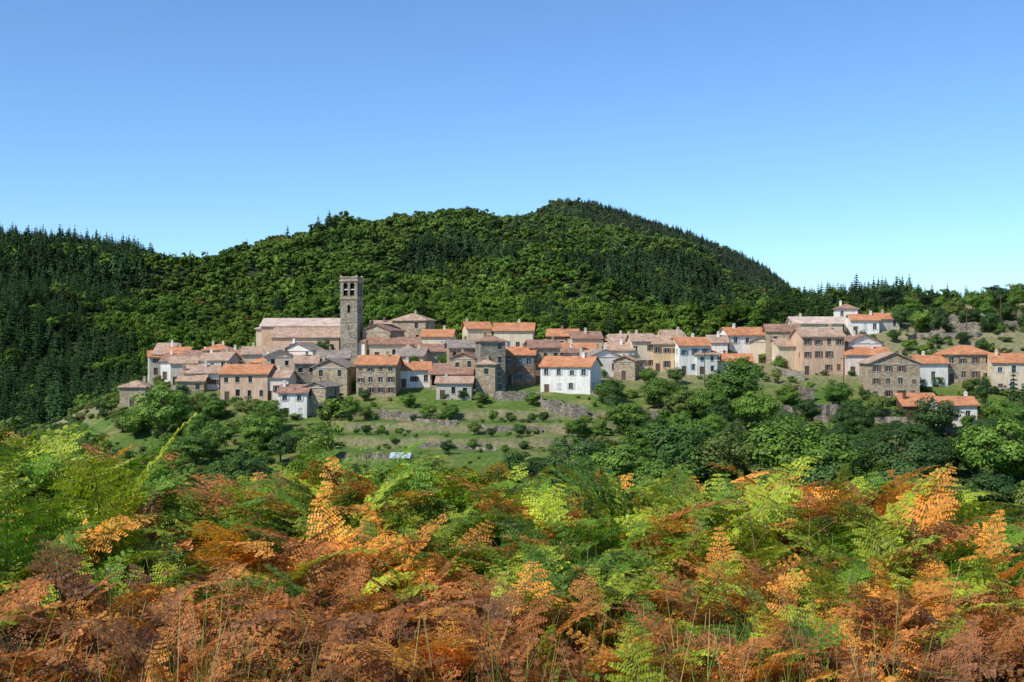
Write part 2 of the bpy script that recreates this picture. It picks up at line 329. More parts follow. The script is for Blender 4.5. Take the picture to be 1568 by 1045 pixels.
def roof_parts(roof,wall,kind,w,d,h,pitch,ov=.45,t=.2):
    X0,X1,Y0,Y1=-w/2-ov,w/2+ov,-ov,d+ov
    if kind=='P':
        rz=h+d/2*pitch; e=h-ov*pitch+t
        roof.slab([(X0,Y0,e),(X1,Y0,e),(X1,d/2,rz+t),(X0,d/2,rz+t)],t); roof.slab([(X0,d/2,rz+t),(X1,d/2,rz+t),(X1,Y1,e),(X0,Y1,e)],t)
        for sx in (-w/2,w/2): wall.quad((sx,0,h),(sx,d,h),(sx,d/2,rz))
        return rz
    if kind=='G':
        rz=h+w/2*pitch; e=h-ov*pitch+t
        roof.slab([(X0,Y0,e),(0,Y0,rz+t),(0,Y1,rz+t),(X0,Y1,e)],t); roof.slab([(0,Y0,rz+t),(X1,Y0,e),(X1,Y1,e),(0,Y1,rz+t)],t)
        for sy in (0,d): wall.quad((-w/2,sy,h),(w/2,sy,h),(0,sy,rz))
        return rz
    if kind=='M':
        rz=h+d*pitch; roof.slab([(X0,Y0,h-ov*pitch+t),(X1,Y0,h-ov*pitch+t),(X1,Y1,rz+ov*pitch+t),(X0,Y1,rz+ov*pitch+t)],t)
        for sx in (-w/2,w/2): wall.quad((sx,0,h),(sx,d,h),(sx,d,rz))
        wall.quad((-w/2,d,h),(w/2,d,h),(w/2,d,rz),(-w/2,d,rz)); return rz
    if kind=='H':
        mn=min(w,d)/2; rz=h+mn*pitch; e=h-ov*pitch+t; a=max(w/2-mn,0); b=max(d/2-mn,0)
        A=(-a,d/2-b,rz+t);B=(a,d/2-b,rz+t);C=(a,d/2+b,rz+t);D_=(-a,d/2+b,rz+t)
        c0,c1,c2,c3=(X0,Y0,e),(X1,Y0,e),(X1,Y1,e),(X0,Y1,e)
        dd=lambda L:[q for i,q in enumerate(L) if q!=L[i-1]]
        for L in ([c0,c1,B,A],[c1,c2,C,B],[c2,c3,D_,C],[c3,c0,A,D_]): roof.slab(dd(L),t)
        return rz
def House(name,x0,x1,ye,yb,kind='P',wall='stone',roof='tan',yaw=0,d=8,cols=None,rows=None,shut=None,pitch=.42,D=None,chim=1,door=0,ww=.95):
    b=(x0+x1)/2; D=D or depth_for(b,yb); w=(x1-x0)/F*D; h=(yb-ye)/F*D
    z=(CY-yb)/F*D; yr=math.radians(yaw)
    if abs(yaw)>6: w=max(3,w/math.cos(yr))
    E=bpy.data.objects.new(name,None); COL.objects.link(E); E.location=(bx(b,D),D,z); E.rotation_euler=(0,0,yr); E.empty_display_size=1
    W,G,R,SH,TR,DO,CH=[Part() for _ in range(7)]
    rows=rows if rows is not None else max(1,int(h/2.9)); cols_=cols if cols is not None else max(1,int(w/2.9))
    fh=h/rows; rs=random.Random(int(x0*31+yb*7))
    def wins(wd,nc,front):
        L=[]
        for rr in range(rows):
            for c in range(nc):
                if rs.random()<(.1 if front else .45): continue
                u=wd*(c+.5)/nc+rs.uniform(-.25,.25)*min(1,wd/nc/4); wh=min(1.5,fh*.5)*rs.choice([1,1,.9,.75]); wi=ww*rs.choice([1,1,.9]); v=rr*fh+fh*.36
                if front and rr==0 and (c==door%max(nc,1)) and fh>2.2: v=.05; wh=min(2.1,fh*.78); wi=1.1
                if u-wi/2<.25 or u+wi/2>wd-.25: continue
                L.append((u-wi/2,u+wi/2,v,v+wh))
        return L
    fw=wins(w,cols_,True); facade(W,G,(-w/2,0),(1,0),w,-4,h,fw,(0,-1))
    facade(W,G,(-w/2,d),(0,-1),d,-4,h,wins(d,2,False),(-1,0)); facade(W,G,(w/2,0),(0,1),d,-4,h,wins(d,2,False),(1,0))
    W.quad((w/2,d,-4),(-w/2,d,-4),(-w/2,d,h),(w/2,d,h))
    for a,bb,c,e in fw:
        a-=w/2; bb-=w/2
        if c<.1: DO.box(a+.02,bb-.02,.1,.16,c,e-.02); TR.box(a-.14,a-.002,-.03,.05,c,e+.14); TR.box(bb+.002,bb+.14,-.03,.05,c,e+.14); continue
        TR.box(a-.1,bb+.1,-.09,.1,c-.13,c-.003); TR.box(a-.1,bb+.1,-.03,.1,e+.003,e+.16)
        if shut: TR.box((a+bb)/2-.04,(a+bb)/2+.04,.14,.2,c+.005,e-.005)
        if shut and rs.random()<.85:
            sw=(bb-a)*.5
            if rs.random()<.15: SH.box(a+.01,bb-.01,.02,.08,c+.01,e-.01)
            else: SH.box(a-sw-.02,a-.02,-.075,-.02,c,e); SH.box(bb+.02,bb+sw+.02,-.075,-.02,c,e)
    rz=roof_parts(R,W,kind,w,d,h,pitch)
    TR.box(-w/2-.05,w/2+.05,-.12,-.01,h-.28,h-.12)
    for c in range(chim):
        cx=rs.uniform(-.4,.4)*w; cy=d*rs.uniform(.35,.65); CH.box(cx-.3,cx+.3,cy-.25,cy+.25,h-.1,rz+.75); CH.box(cx-.38,cx+.38,cy-.33,cy+.33,rz+.752,rz+.86)
        CH.box(cx-.2,cx-.02,cy-.15,cy+.15,rz+.862,rz+1.1); CH.box(cx+.04,cx+.2,cy-.15,cy+.15,rz+.862,rz+1.1)
    W.make('walls',M[wall],E);G.make('window_panes',M['glass'],E);R.make('tile_roof',M[roof],E);SH.make('shutters',M[shut or 'wood'],E)
    TR.make('sills_and_lintels',M['trim'],E);DO.make('door',M['wood'],E);CH.make('chimney',M[wall],E)
    return E,D,w,h
hs=[
('stone_house',183,222,592,624,'H','stone','tan',0,7,1,1,None),
('village_house',245,290,553,582,'P','white','brown',-8,8,3,1,None),
('village_house',262,300,556,590,'P','greyp','tan',10,7,3,1,None),
('village_house',338,376,545,572,'P','white','brown',5,8,3,1,None),
('village_house',305,352,552,580,'P','white','tan',-6,8,3,1,None),
('village_house',283,334,571,598,'P','white','tan',12,8,4,1,'shut_n'),
('stone_house',272,312,583,604,'M','stone','tan',0,6,2,1,None),
('plastered_house',337,410,572,614,'P','salmon','orange',-3,9,4,2,None),
('village_house',372,432,542,572,'P','cream','tan',8,8,4,1,None),
('village_house',408,450,545,590,'G','cream','grey',14,10,2,2,None),
('village_house',406,442,578,613,'P','pink','tan',-6,7,3,1,'shut_n'),
('white_house',426,470,601,640,'P','white','brown',-4,7,2,2,'shut_w'),
('stone_house',466,499,592,638,'G','stone','grey',-14,8,2,2,None),
('stone_house',452,486,556,600,'P','sgrey','tan',8,8,2,2,None),
('stone_house',478,532,562,606,'G','stone','grey',-10,9,2,2,None),
('stone_house',486,535,548,575,'P','stone','grey',6,8,3,1,None),
('village_house',430,480,536,560,'G','white','grey',-18,9,2,1,None),
('stone_house',545,606,558,607,'P','stone','orange',-4,9,4,3,'shut_n'),
('stone_house',554,598,506,548,'G','stone','brown',-16,10,2,1,None),
('stone_house',566,640,527,552,'P','cream','brown',5,8,3,1,None),
('stone_house',572,628,502,528,'P','sgrey','tan',12,9,2,1,None),
('stone_house',600,652,490,528,'H','stone','tan',-14,8,2,2,None),
('white_house',609,660,566,594,'P','white','orange',8,8,3,1,'shut_n'),
('village_house',606,648,545,572,'P','cream','grey',-8,8,2,1,None),
('village_house',645,692,515,548,'P','cream','orange',-5,8,3,1,'shut_w'),
('stone_house',640,690,538,562,'P','greyp','brown',10,8,3,1,None),
('stone_house',688,740,532,580,'P','stone','grey',8,8,3,2,None),
('stone_house',690,728,548,592,'G','stone','brown',-8,8,2,2,None),
('stone_house',668,722,586,612,'P','greyp','tan',-3,6,3,1,None),
('tower_house',728,758,557,607,'H','stone','tan',-8,6,1,2,None),
('tower_house',736,774,522,604,'H','sgrey','brown',10,8,2,4,None),
('village_house',716,752,503,535,'P','cream','orange',12,8,2,1,'shut_w'),
('village_house',756,816,506,546,'P','cream','orange',-4,9,4,1,'shut_b'),
('stone_house',773,818,543,590,'P','sred','orange',-6,8,3,2,'shut_b'),
('stone_house',812,858,532,586,'P','stone','brown',8,8,3,2,None),
('white_house',828,903,561,603,'P','white','orange',-18,10,4,2,'shut_w'),
('village_house',838,884,514,540,'P','sred','orange',-6,8,3,1,'shut_w'),
('village_house',876,922,518,545,'P','cream','brown',6,8,3,1,None),
('village_house',850,912,536,560,'P','cream','orange',-4,8,4,1,'shut_w'),
('white_house',905,950,545,578,'G','white','grey',10,8,2,1,None),
('village_house',926,970,536,568,'P','white','tan',-10,8,2,1,None),
('village_house',940,972,552,582,'G','stone','tan',-14,8,1,1,None),
('village_house',968,1003,522,568,'P','cream','tan',4,8,3,2,'shut_n'),
('village_house',1000,1042,526,570,'P','ochre','tan',-6,9,3,2,'shut_n'),
('village_house',935,985,524,548,'P','cream','tan',6,8,3,1,None),
('white_house',1040,1088,529,574,'P','white','orange',10,9,3,2,'shut_b'),
('white_house',1086,1114,524,558,'P','white','tan',-4,8,2,1,'shut_w'),
('white_house',1116,1174,513,552,'P','white','orange',9,9,3,2,'shut_w'),
('garage',1090,1152,553,570,'P','white','orange',-4,8,3,1,None),
('village_house',1150,1180,522,556,'G','cream','grey',-12,8,1,1,None),
('stone_house',1174,1224,507,560,'P','stone','brown',-8,8,2,2,None),
('village_house',1214,1290,495,522,'P','cream','pale',-2,8,5,1,'shut_n'),
('stone_house',1192,1232,530,566,'P','cream','tan',8,8,2,1,None),
('plastered_house',1228,1294,515,574,'P','salmon','tan',5,9,4,3,'shut_n'),
('tower_house',1282,1313,472,508,'H','white','brown',-6,6,2,2,'shut_r'),
('white_house',1304,1346,490,512,'P','white','orange',-3,7,3,1,'shut_w'),
('village_house',1346,1378,488,505,'P','greyp','orange',4,7,2,1,None),
('white_house',1298,1352,524,560,'G','white','brown',8,8,2,1,None),
('village_house',1296,1362,543,575,'P','pink','orange',-4,8,3,1,None),
('stone_house',1332,1408,556,614,'G','stone','tan',-3,10,4,3,'shut_n'),
('village_house',1407,1452,556,592,'P','white','orange',3,8,3,1,'shut_n'),
('stone_house',1448,1520,542,586,'H','stone','orange',-5,9,4,2,'shut_n'),
('village_house',1523,1600,555,602,'P','cream','orange',-8,9,4,2,'shut_w'),
('white_house',1440,1496,620,652,'P','white','orange',-2,7,2,1,'shut_b'),
('wooden_shed',1384,1440,621,645,'M','wood','orange',0,5,1,1,None),
('village_house',1610,1670,560,600,'P','cream','orange',6,9,4,2,'shut_w'),
]
# church first
Dc=depth_for(460,547)
House('church_nave',400,522,499,547,'P','salmon','pale',0,11,0,1,None,.36,Dc+5,0)
House('church_aisle',416,519,516,547,'M','salmon','tan',0,5.5,5,1,None,.42,Dc-1,0)
House('church_apse',392,412,503,547,'H','cream','pale',0,8,1,1,None,.36,Dc+6,0)
for q in hs: House(*q)
rs=random.Random(5)
for i in range(30):
    b=rs.uniform(395,1110) if i<22 else rs.uniform(250,400); yb=rs.uniform(540,574) if i<16 else rs.uniform(556,590); hh=rs.uniform(17,25) if i<16 else rs.uniform(24,38)
    if 500<b<560 and i>15: continue
    House('village_house',b-rs.uniform(11,22),b+rs.uniform(11,22),yb-hh,yb,rs.choice('PPGHM'),rs.choice(['pink','cream','white','greyp','white','salmon']),rs.choice(['tan','brown','orange','orange']),rs.uniform(-28,28),rs.uniform(5.5,8),2,1 if hh<26 else 2,rs.choice([None,'shut_n','shut_w']))
# ---- bell tower
Dt=depth_for(535,548)-1.5; E=bpy.data.objects.new('church_bell_tower',None); COL.objects.link(E); zb=(CY-548)/F*Dt; E.location=(bx(534,Dt),Dt,zb); E.rotation_euler=(0,0,math.radians(-12))
m_=Dt/F; w=27*m_; W,G,TR,LV=Part(),Part(),Part(),Part(); top=(548-424)*m_; bz=(548-457)*m_; bt=(548-431)*m_
sides=[((-w/2,0),(1,0),(0,-1)),((w/2,0),(0,1),(1,0)),((w/2,w),(-1,0),(0,1)),((-w/2,w),(0,-1),(-1,0))]
for k,(O,U,Nv) in enumerate(sides):
    ow=w*.26; L=[(w*.17,w*.17+ow,bz+.7,bt-.3),(w*.83-ow,w*.83,bz+.7,bt-.3),(w*.5-.35,w*.5+.35,bz-3.6,bz-1.6),(w*.5-.12,w*.5+.12,bz-8,bz-6.8)]
    facade(W,G,O,U,w,-5,top,L,Nv,.5)
    for a,b,c,d in L[:3]:
        r=(b-a)/2; cxm=(a+b)/2; P3=lambda u,z,e=.0:(O[0]+U[0]*u-Nv[0]*e,O[1]+U[1]*u-Nv[1]*e,z)
        for sg in (-1,1):
            for s in range(5):
                t0,t1=math.pi/2*s/5,math.pi/2*(s+1)/5
                W.quad(P3(cxm+sg*r*math.cos(t0),d-r+r*math.sin(t0),.02),P3(cxm+sg*r*math.cos(t1),d-r+r*math.sin(t1),.02),P3(cxm+sg*r*math.cos(t1),d,.02),P3(cxm+sg*r*math.cos(t0),d,.02))
        if r>.5:
            LV.quad(P3(a+.02,c+(d-c)*.45,.1),P3(b-.02,c+(d-c)*.45,.1),P3(b-.02,c+(d-c)*.45+.25,.42),P3(a+.02,c+(d-c)*.45+.25,.42))
for z0,z1,e in ((bz-.1,bz+.25,.22),(bz-.35,bz-.1,.1),(bt+.1,bt+.45,.28),(bt-.1,bt+.1,.12),(top-.15,top+.12,.15),(9,9.25,.1)):
    TR.box(-w/2-e,w/2+e,-e,w+e,z0+.002,z1)
for sx in (-w/2-.08,w/2-.42):
    for sy in (-.08,w-.42): TR.box(sx,sx+.5,sy,sy+.5,top+.13,top+.4)
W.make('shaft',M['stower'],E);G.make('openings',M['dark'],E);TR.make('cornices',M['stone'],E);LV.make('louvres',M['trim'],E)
def barn():
    D=depth_for(690,598); E=bpy.data.objects.new('open_barn',None); COL.objects.link(E); E.location=(bx(690,D),D,(CY-598)/F*D)
    w=9.5;W,R,I=Part(),Part(),Part()
    W.box(-w/2,-w/2+.4,0,6,-3,4);W.box(w/2-.4,w/2,0,6,-3,4);W.box(-w/2+.41,w/2-.41,5.6,5.99,-3,4);W.box(-w/2+.41,w/2-.41,0,.35,-3,1.2);W.box(-.2,.2,.02,.34,1.21,3.98)
    R.slab([(-w/2-.5,-.7,3.8),(w/2+.5,-.7,3.8),(w/2+.5,6.5,6.2),(-w/2-.5,6.5,6.2)],.2); I.quad((-w/2+.4,5.5,1),(w/2-.4,5.5,1),(w/2-.4,5.5,4),(-w/2+.4,5.5,4))
    W.make('walls',M['stone'],E);R.make('tile_roof',M['brown'],E);I.make('back_boards',M['wood'],E)
barn()
def shed():
    D=226;x=bx(612,D);z=hz(x,D);E=bpy.data.objects.new('garden_shed',None);COL.objects.link(E);E.location=(x,D,z);W,R,G=Part(),Part(),Part()
    facade(W,G,(-1.6,0),(1,0),3.2,-.5,1.7,[(.4,1.2,.05,1.6),(2,2.6,.7,1.3)],(0,-1),.1);facade(W,G,(1.6,0),(0,1),2.4,-.5,1.7,[],(1,0));facade(W,G,(-1.6,2.4),(0,-1),2.4,-.5,1.7,[],(-1,0));W.quad((1.6,2.4,-.5),(-1.6,2.4,-.5),(-1.6,2.4,1.7),(1.6,2.4,1.7))
    R.slab([(-1.9,-.3,1.72),(1.9,-.3,1.72),(1.9,2.7,2.5),(-1.9,2.7,2.5)],.06);W.make('walls',M['wood'],E);R.make('metal_roof',M['metal'],E);G.make('openings',M['dark'],E)
shed()
# ---- parked van, statue, utility poles
def van(b,r,D=None):
    D=D or depth_for(b,r,240); x=bx(b,D); z=hz(x,D)
    prof=[(-2.2,.35),(-2.25,.9),(-1.55,1.05),(-1.0,1.75),(-.8,1.85),(1.9,1.85),(2.1,1.6),(2.15,.35)]
    P=Part(); n=len(prof)
    P.V=[(a,-.85,c) for a,c in prof]+[(a,.85,c) for a,c in prof]; P.F=[tuple(range(n)),tuple(range(2*n-1,n-1,-1))]+[(k,n+k,n+(k+1)%n,(k+1)%n) for k in range(n)]
    E=bpy.data.objects.new('parked_van',None); COL.objects.link(E); E.location=(x,D-1.2,z+.02); E.rotation_euler=(0,0,.2); P.make('body',M['whitep'],E)
    G=Part(); G.quad((-1.35,-.87,1.1),(-.1,-.87,1.1),(-.1,-.87,1.6),(-.95,-.87,1.6)); G.quad((.1,-.87,1.1),(1.8,-.87,1.1),(1.8,-.87,1.6),(.1,-.87,1.6)); G.make('windows',M['glass'],E)
    T=Part()
    for wx in (-1.4,1.35):
        for wy in (-.9,.7):
            k=len(T.V); T.V+=[(wx+.33*math.cos(t*.5236),wy+dy,.33+.33*math.sin(t*.5236)) for dy in (0,.2) for t in range(12)]
            T.F+=[tuple(range(k,k+12)),tuple(range(k+23,k+11,-1))]+[(k+t,k+12+t,k+12+(t+1)%12,k+(t+1)%12) for t in range(12)]
    T.make('wheels',M['blackr'],E)
van(1196,560)
def pole(b,r,D=None,h=8):
    D=D or depth_for(b,r,240); x=bx(b,D); z=hz(x,D); V,Fc,mi=join([(*tube([[0,0,-1],[0,0,h]],[.13,.09]),0),(*tube([[-.8,0,h-.5],[.8,0,h-.5]],[.06,.06],4),0),(*tube([[-.7,0,h-.5],[-.7,0,h-.2]],[.05,.04],4),0),(*tube([[.7,0,h-.5],[.7,0,h-.2]],[.05,.04],4),0)])
    obj('utility_pole',np_mesh('utility_pole_mesh',V,Fc,[M['wood']],mi),(x,D-1,z))
for q in ((1078,590),(1290,600),(1478,520),(745,560),(1530,500)): pole(*q)
D_=349; x_=bx(1549,D_); V,Fc,mi=join([(*tube([[0,0,-1],[0,0,1.6],[0,0,1.61],[0,0,1.9]],[.6,.5,.75,.7],8),0),(*tube([[0,0,1.9],[0,0,2.4],[0,0,3.2],[0,0,3.55],[0,0,3.62],[0,0,3.8],[0,0,4.0],[0,0,4.08]],[.45,.38,.3,.36,.13,.2,.17,.05],8),0),(*tube([[-.3,0,3.4],[-.5,-.15,2.9],[-.1,-.35,3.0]],[.1,.09,.06],5),0),(*tube([[.3,0,3.4],[.5,-.15,2.9],[.1,-.35,3.0]],[.1,.09,.06],5),0)])
obj('stone_statue',np_mesh('stone_statue_mesh',V,Fc,[M['whitep']],mi,True),(x_,D_,hz(x_,D_)),scl=(1.4,1.4,1.4))
# ------------------------------------------------------------------ stone walls
def swall(b0,b1,r0,r1,ht,th=.5,name='dry_stone_wall',lo=222):
    n=max(8,int((b1-b0)/6)); Pw=Part(); pr=None
    for i in range(n+1):
        t=i/n; b=b0+(b1-b0)*t; D=depth_for(b,r0+(r1-r0)*t,lo); x=bx(b,D); z=hz(x,D); hh=ht*random.uniform(.88,1.06)
        cur=[(x,D-th,z-2),(x,D-th,z+hh),(x,D,z+hh),(x,D,z-2)]
        if pr:
            for a in range(4): Pw.quad(pr[a],cur[a],cur[(a+1)%4],pr[(a+1)%4])
        pr=cur
    me=bpy.data.meshes.new(name); me.from_pydata(Pw.V,[],Pw.F); me.materials.append(M['dry']); obj(name,me)
for q in ((756,830,612,614,2.0),(828,900,626,640,2.2),(525,640,634,642,1.1),(560,700,640,650,.7),(640,760,684,690,.6),(720,830,655,662,.5),(560,660,700,706,.6),
          (1222,1246,612,614,3.0),(1246,1330,634,640,2.0),(1246,1400,646,648,1.2),(1170,1226,612,640,1.0),(1185,1232,574,582,2.0),(1320,1336,590,612,3),
          (1400,1560,506,500,1.1),(1415,1600,492,486,1.0),(1390,1500,520,516,1.2),(1500,1568,600,608,1.6),(1380,1500,662,668,1.4),(900,1000,602,640,1.0),(1000,1090,640,600,.9)):
    swall(*q)
# ------------------------------------------------------------------ trees
TB=[broadleaf('broadleaf_tree_mesh',10,4.6,40,180,.22,M['leaf'],.02) for _ in range(7)]
TS=[broadleaf('shrub_mesh',3,1.9,12,90,.16,M['leaf'],-.1) for _ in range(4)]
TC=[conifer('conifer_tree_mesh',14,2.6,2600,.34,M['leaf']) for _ in range(2)]
TP=[broadleaf('pine_mesh',11,3.6,26,150,.22,M['leaf'],.3)]
GR=[(.06,.125,.026),(.10,.20,.032),(.13,.23,.035),(.075,.135,.04),(.15,.21,.05),(.05,.105,.028),(.11,.20,.03)]
def tree(b,rt,D,wpx,name='broadleaf_tree',kind=None,tint=None):
    x=bx(b,D); z=hz(x,D); ht=max(1.5,(CY-rt)/F*D-z); R=wpx/2/F*D; R=min(R,.62*ht)
    L=kind or TB; me=random.choice(L); bh={'s':3,'b':10,'c':14,'p':11}['s' if L is TS else 'c' if L is TC else 'p' if L is TP else 'b']; br={3:1.9,10:4.6,14:2.6,11:3.6}[bh]
    t=np.array(tint or random.choice(GR))*random.uniform(.8,1.2)
    obj(name,me,(x,D,z-.2),(0,0,random.uniform(0,6.28)),(R/br*.95,R/br*.95,ht/bh*.97),tint=t)
T=[(250,582,252,95),(330,640,236,70),(400,625,240,115),(386,600,262,62),(300,655,228,90),(180,680,228,100),(60,665,238,110),(215,705,205,100),(290,725,190,120),(370,685,205,100),(440,710,190,120),
(520,715,185,90),(480,655,225,66),(655,615,262,70),(625,596,270,46),(690,614,262,50),(930,578,272,60),(960,608,248,76),(1010,570,268,70),(1045,588,262,66),(1128,546,266,100),(1165,588,252,86),(1085,588,258,70),
(1285,574,268,56),(940,575,270,40),(1060,635,225,100),(990,635,225,110),(1430,602,242,90),(1500,640,225,90),(1555,612,240,100),(1600,640,225,110),(1220,636,228,90),(1330,655,225,100),(1395,640,226,70),
(120,640,258,50),(20,690,225,90),(-30,680,215,100),(1352,580,278,30),(1505,575,272,30),(860,610,265,50),(735,596,272,30),(520,625,262,40),(560,618,264,36),(780,628,262,40),(815,596,271,30)]
for q in T: tree(*q)
for b in np.arange(890,1660,72): tree(b+random.uniform(-14,14),random.uniform(632,672),random.uniform(200,215),random.uniform(120,165))
for b in (790,830,865,910): tree(b,random.uniform(672,694),random.uniform(198,208),random.uniform(85,120))
for b in np.arange(860,1700,84): tree(b+random.uniform(-15,15),random.uniform(690,735),random.uniform(176,190),random.uniform(140,190))
for b in np.arange(0,1700,58): tree(b+random.uniform(-15,15),random.uniform(738,785),random.uniform(150,168),random.uniform(120,165))
for b in np.arange(0,1700,66): tree(b+random.uniform(-15,15),random.uniform(805,860)+(35 if 930<b<1020 or 1170<b<1270 else 0),random.uniform(122,138),random.uniform(150,190),tint=random.choice([GR[0],GR[3],GR[5]]))
for b in np.arange(-20,540,54): tree(b+random.uniform(-15,15),random.uniform(690,735),random.uniform(198,222),random.uniform(85,120))
for b in np.arange(540,880,40): tree(b+random.uniform(-12,12),random.uniform(716,750),random.uniform(176,196),random.uniform(70,105))
for b in np.arange(-40,170,28): tree(b,random.uniform(648,705),random.uniform(235,262),random.uniform(50,80),tint=(.14,.16,.05))
for i in range(110):   # orchard and hedge trees below and between the houses
    b=random.choice([random.uniform(880,1620),random.uniform(880,1620),random.uniform(150,540)]); D=random.uniform(228,270); x=bx(b,D); z=hz(x,D); ht=random.uniform(3.2,7.0)
    if 1228<b<1300 and D>262 or 1375<b<1505 and 236<D<266: continue
    tree(b,CY-(z+ht)*F/D,D,random.uniform(5.5,9.5)/D*F*.85)
for i in range(26):
    b=random.uniform(500,880); D=random.uniform(228,276); x=bx(b,D); z=hz(x,D); ht=random.uniform(1.4,3.2); tree(b,CY-(z+ht)*F/D,D,random.uniform(2.5,5)/D*F)
for i in range(46):
    b=random.uniform(235,1560); D=random.uniform(282,325); x=bx(b,D); z=hz(x,D); ht=random.uniform(3,5.5); tree(b,CY-(z+ht)*F/D,D,random.uniform(3.5,5.5)/D*F,'garden_tree')
for i in range(70):
    b=random.uniform(1372,1760); D=random.uniform(318,350); x=bx(b,D); z=hz(x,D); ht=random.uniform(2.5,7); tree(b,CY-(z+ht)*F/D,D,random.uniform(5,8)/D*F,'garden_tree')
dk=(.028,.06,.022)
tree(1362,434,344,46,'cedar_tree',TP,dk); tree(1338,470,342,24,'conifer_tree',TC,dk); tree(1522,434,350,48,'pine_tree',TP,(.03,.06,.02)); tree(1450,438,348,44,'conifer_tree',TC,(.05,.09,.03)); tree(1540,452,346,20,'conifer_tree',TC,dk)
tree(1552,552,262,34,'cypress_tree',TC,dk); tree(1566,580,258,28,'cypress_tree',TC,dk); tree(1490,455,350,24,'conifer_tree',TC,(.05,.08,.03)); tree(1415,448,350,34,'pine_tree',TP,(.04,.07,.02))
# shrubs
n=5000; b=rng.uniform(-100,1700,n); D=rng.uniform(150,352,n); x=bx(b,D); z=H(x,D)
mid_=(b>520)&(b<885)
keep=(snoise(x,D,14,6)>-.25)|(D<222)|((b>900)&(rng.random(n)<.6))|(b<500); keep&=~((b>230)&(D>276)&(b<1380)&(rng.random(n)<.6)); keep&=~(mid_&(D>212)&(rng.random(n)<.55)); x,D,z,b,mid_=x[keep],D[keep],z[keep],b[keep],mid_[keep]; n=len(x)
s=rng.uniform(.25,1.0,n)**1.3*1.1*np.where(mid_&(D>205),.5,1)*np.where((D<220)&~mid_,1.4,1); tt=np.array(GR+[(.19,.18,.06),(.15,.22,.04)])[rng.integers(0,9,n)]
scatter('hillside_shrubs',np.stack([x,D,z-.1],1),np.stack([0*x,0*x,rng.uniform(0,6.28,n)],1),np.stack([s,s,s*rng.uniform(.6,1.2,n)],1),rng.integers(0,4,n),tt,TS)
# rocks in the gorge
for b_,D_,q in ((1180,116,6),(1255,112,8),(1300,116,7),(960,114,6),(1010,112,7),(700,112,4)):
    me=bpy.data.meshes.new('rock_outcrop'); bm=bmesh.new(); bmesh.ops.create_icosphere(bm,subdivisions=4,radius=1)
    for v in bm.verts:
        f=1+.35*math.sin(v.co.x*5+b_)*math.sin(v.co.y*6+b_*2)+.2*math.sin(v.co.z*11+v.co.x*9)+.1*math.sin(v.co.y*23); v.co*=f
    bm.to_mesh(me); bm.free(); me.materials.append(M['rock']); x=bx(b_,D_); obj('rock_outcrop',me,(x,D_,hz(x,D_)+q*.8),(b_,0,b_*2),(q,q*.7,q*1.8))
# ------------------------------------------------------------------ bracken
def frond(seed):
    r=np.random.default_rng(seed); parts=[]
    Ls=.64;Lb=.72;n=34; a0=r.uniform(0,.12);a1=r.uniform(.9,2.1); pos=[np.zeros(3)]
    tot=Ls+Lb; side=r.uniform(-.5,.5)
    for i in range(n):
        t=i/n; a=a0+(a1-a0)*max(0,(t-.3)/.7)**1.4; pos.append(pos[-1]+np.array([math.sin(side*t)*math.sin(a),math.sin(a)*math.cos(side*t),math.cos(a)])*tot/n)
    pos=np.array(pos); parts.append((*tube(pos[::2],np.linspace(.0045,.0008,len(pos[::2])),4),1))
    s_=np.linspace(0,tot,n+1); npn=19; C=[];NN=[];U=[];SU=[];SV=[]; T_=np.array([0,.5,.8]); curl=r.uniform(-.3,.1)
    for i in range(npn):
        t=(i/npn)**.88; s=Ls+Lb*t; p=np.array([np.interp(s,s_,pos[:,k]) for k in range(3)]); p2=np.array([np.interp(s+.02,s_,pos[:,k]) for k in range(3)])
        T_=unit(p2-p) if s<tot-.03 else T_
        B=unit(np.cross(T_,[1,0,0])); X=unit(np.cross(B,T_)); 
        pl=.25*(1-t)**.8*(.82+.18*min(1,i/2))*r.uniform(.8,1.12)+.008
        for sg in (-1,1):
            dirp=unit(sg*X*1+T_*.45+B*curl+r.normal(size=3)*.09); up=unit(B*-1+r.normal(size=3)*.2)
            side2=unit(np.cross(up,dirp)); m=max(4,int(pl/.0135)); q=(np.arange(m)+.5)/m
            droop=-.2*pl*q**2
            base=p+dirp*(pl*q)[:,None]+np.array([0,0,1])*droop[:,None]
            pn=.125*pl*(1-q)**.65*(.8+.2*np.minimum(1,q*6))+.0035
            for s2 in (-1,1):
                d2=unit(side2*s2+dirp*.35); d2=np.repeat(d2[None],m,0)+r.normal(size=(m,3))*.08
                C.append(base+d2*pn[:,None]*.85); NN.append(np.repeat(up[None],m,0)+r.normal(size=(m,3))*.2); U.append(d2); SU.append(pn); SV.append(np.full(m,.009)*min(1,pl/.1+.35))
            parts.append((*tube([p,p+dirp*pl*.5+[0,0,-.05*pl],p+dirp*pl*.97+[0,0,-.19*pl]],[.0012,.0009,.0004],3),1))
    parts.append((*leafquads(np.concatenate(C),np.concatenate(NN),np.concatenate(SU),np.concatenate(SV),np.concatenate(U)),0))
    return join(parts)
M['stem']=flat('bracken_stem',(.24,.16,.06))
NF=12
fr=[frond(100+i) for i in range(NF)]; FM=[np_mesh('bracken_frond',V,Fc,[M['fern'],M['stem']],mi) for V,Fc,mi in fr]; FH=np.array([v[:,2].max() for v,_,_ in fr])
prx=[-400,0,80,150,230,330,420,470,560,640,800,900,950,1010,1060,1130,1190,1250,1290,1370,1430,1500,1568,2000]
pry=[655,660,665,690,750,775,750,710,700,735,745,720,840,830,750,730,845,860,740,730,785,835,835,835]
GRN=np.array([.14,.28,.025]);YG=np.array([.36,.45,.04]);ORG=np.array([.75,.33,.06]);RUST=np.array([.50,.19,.06]);BRN=np.array([.28,.12,.06]);DKG=np.array([.06,.13,.018])
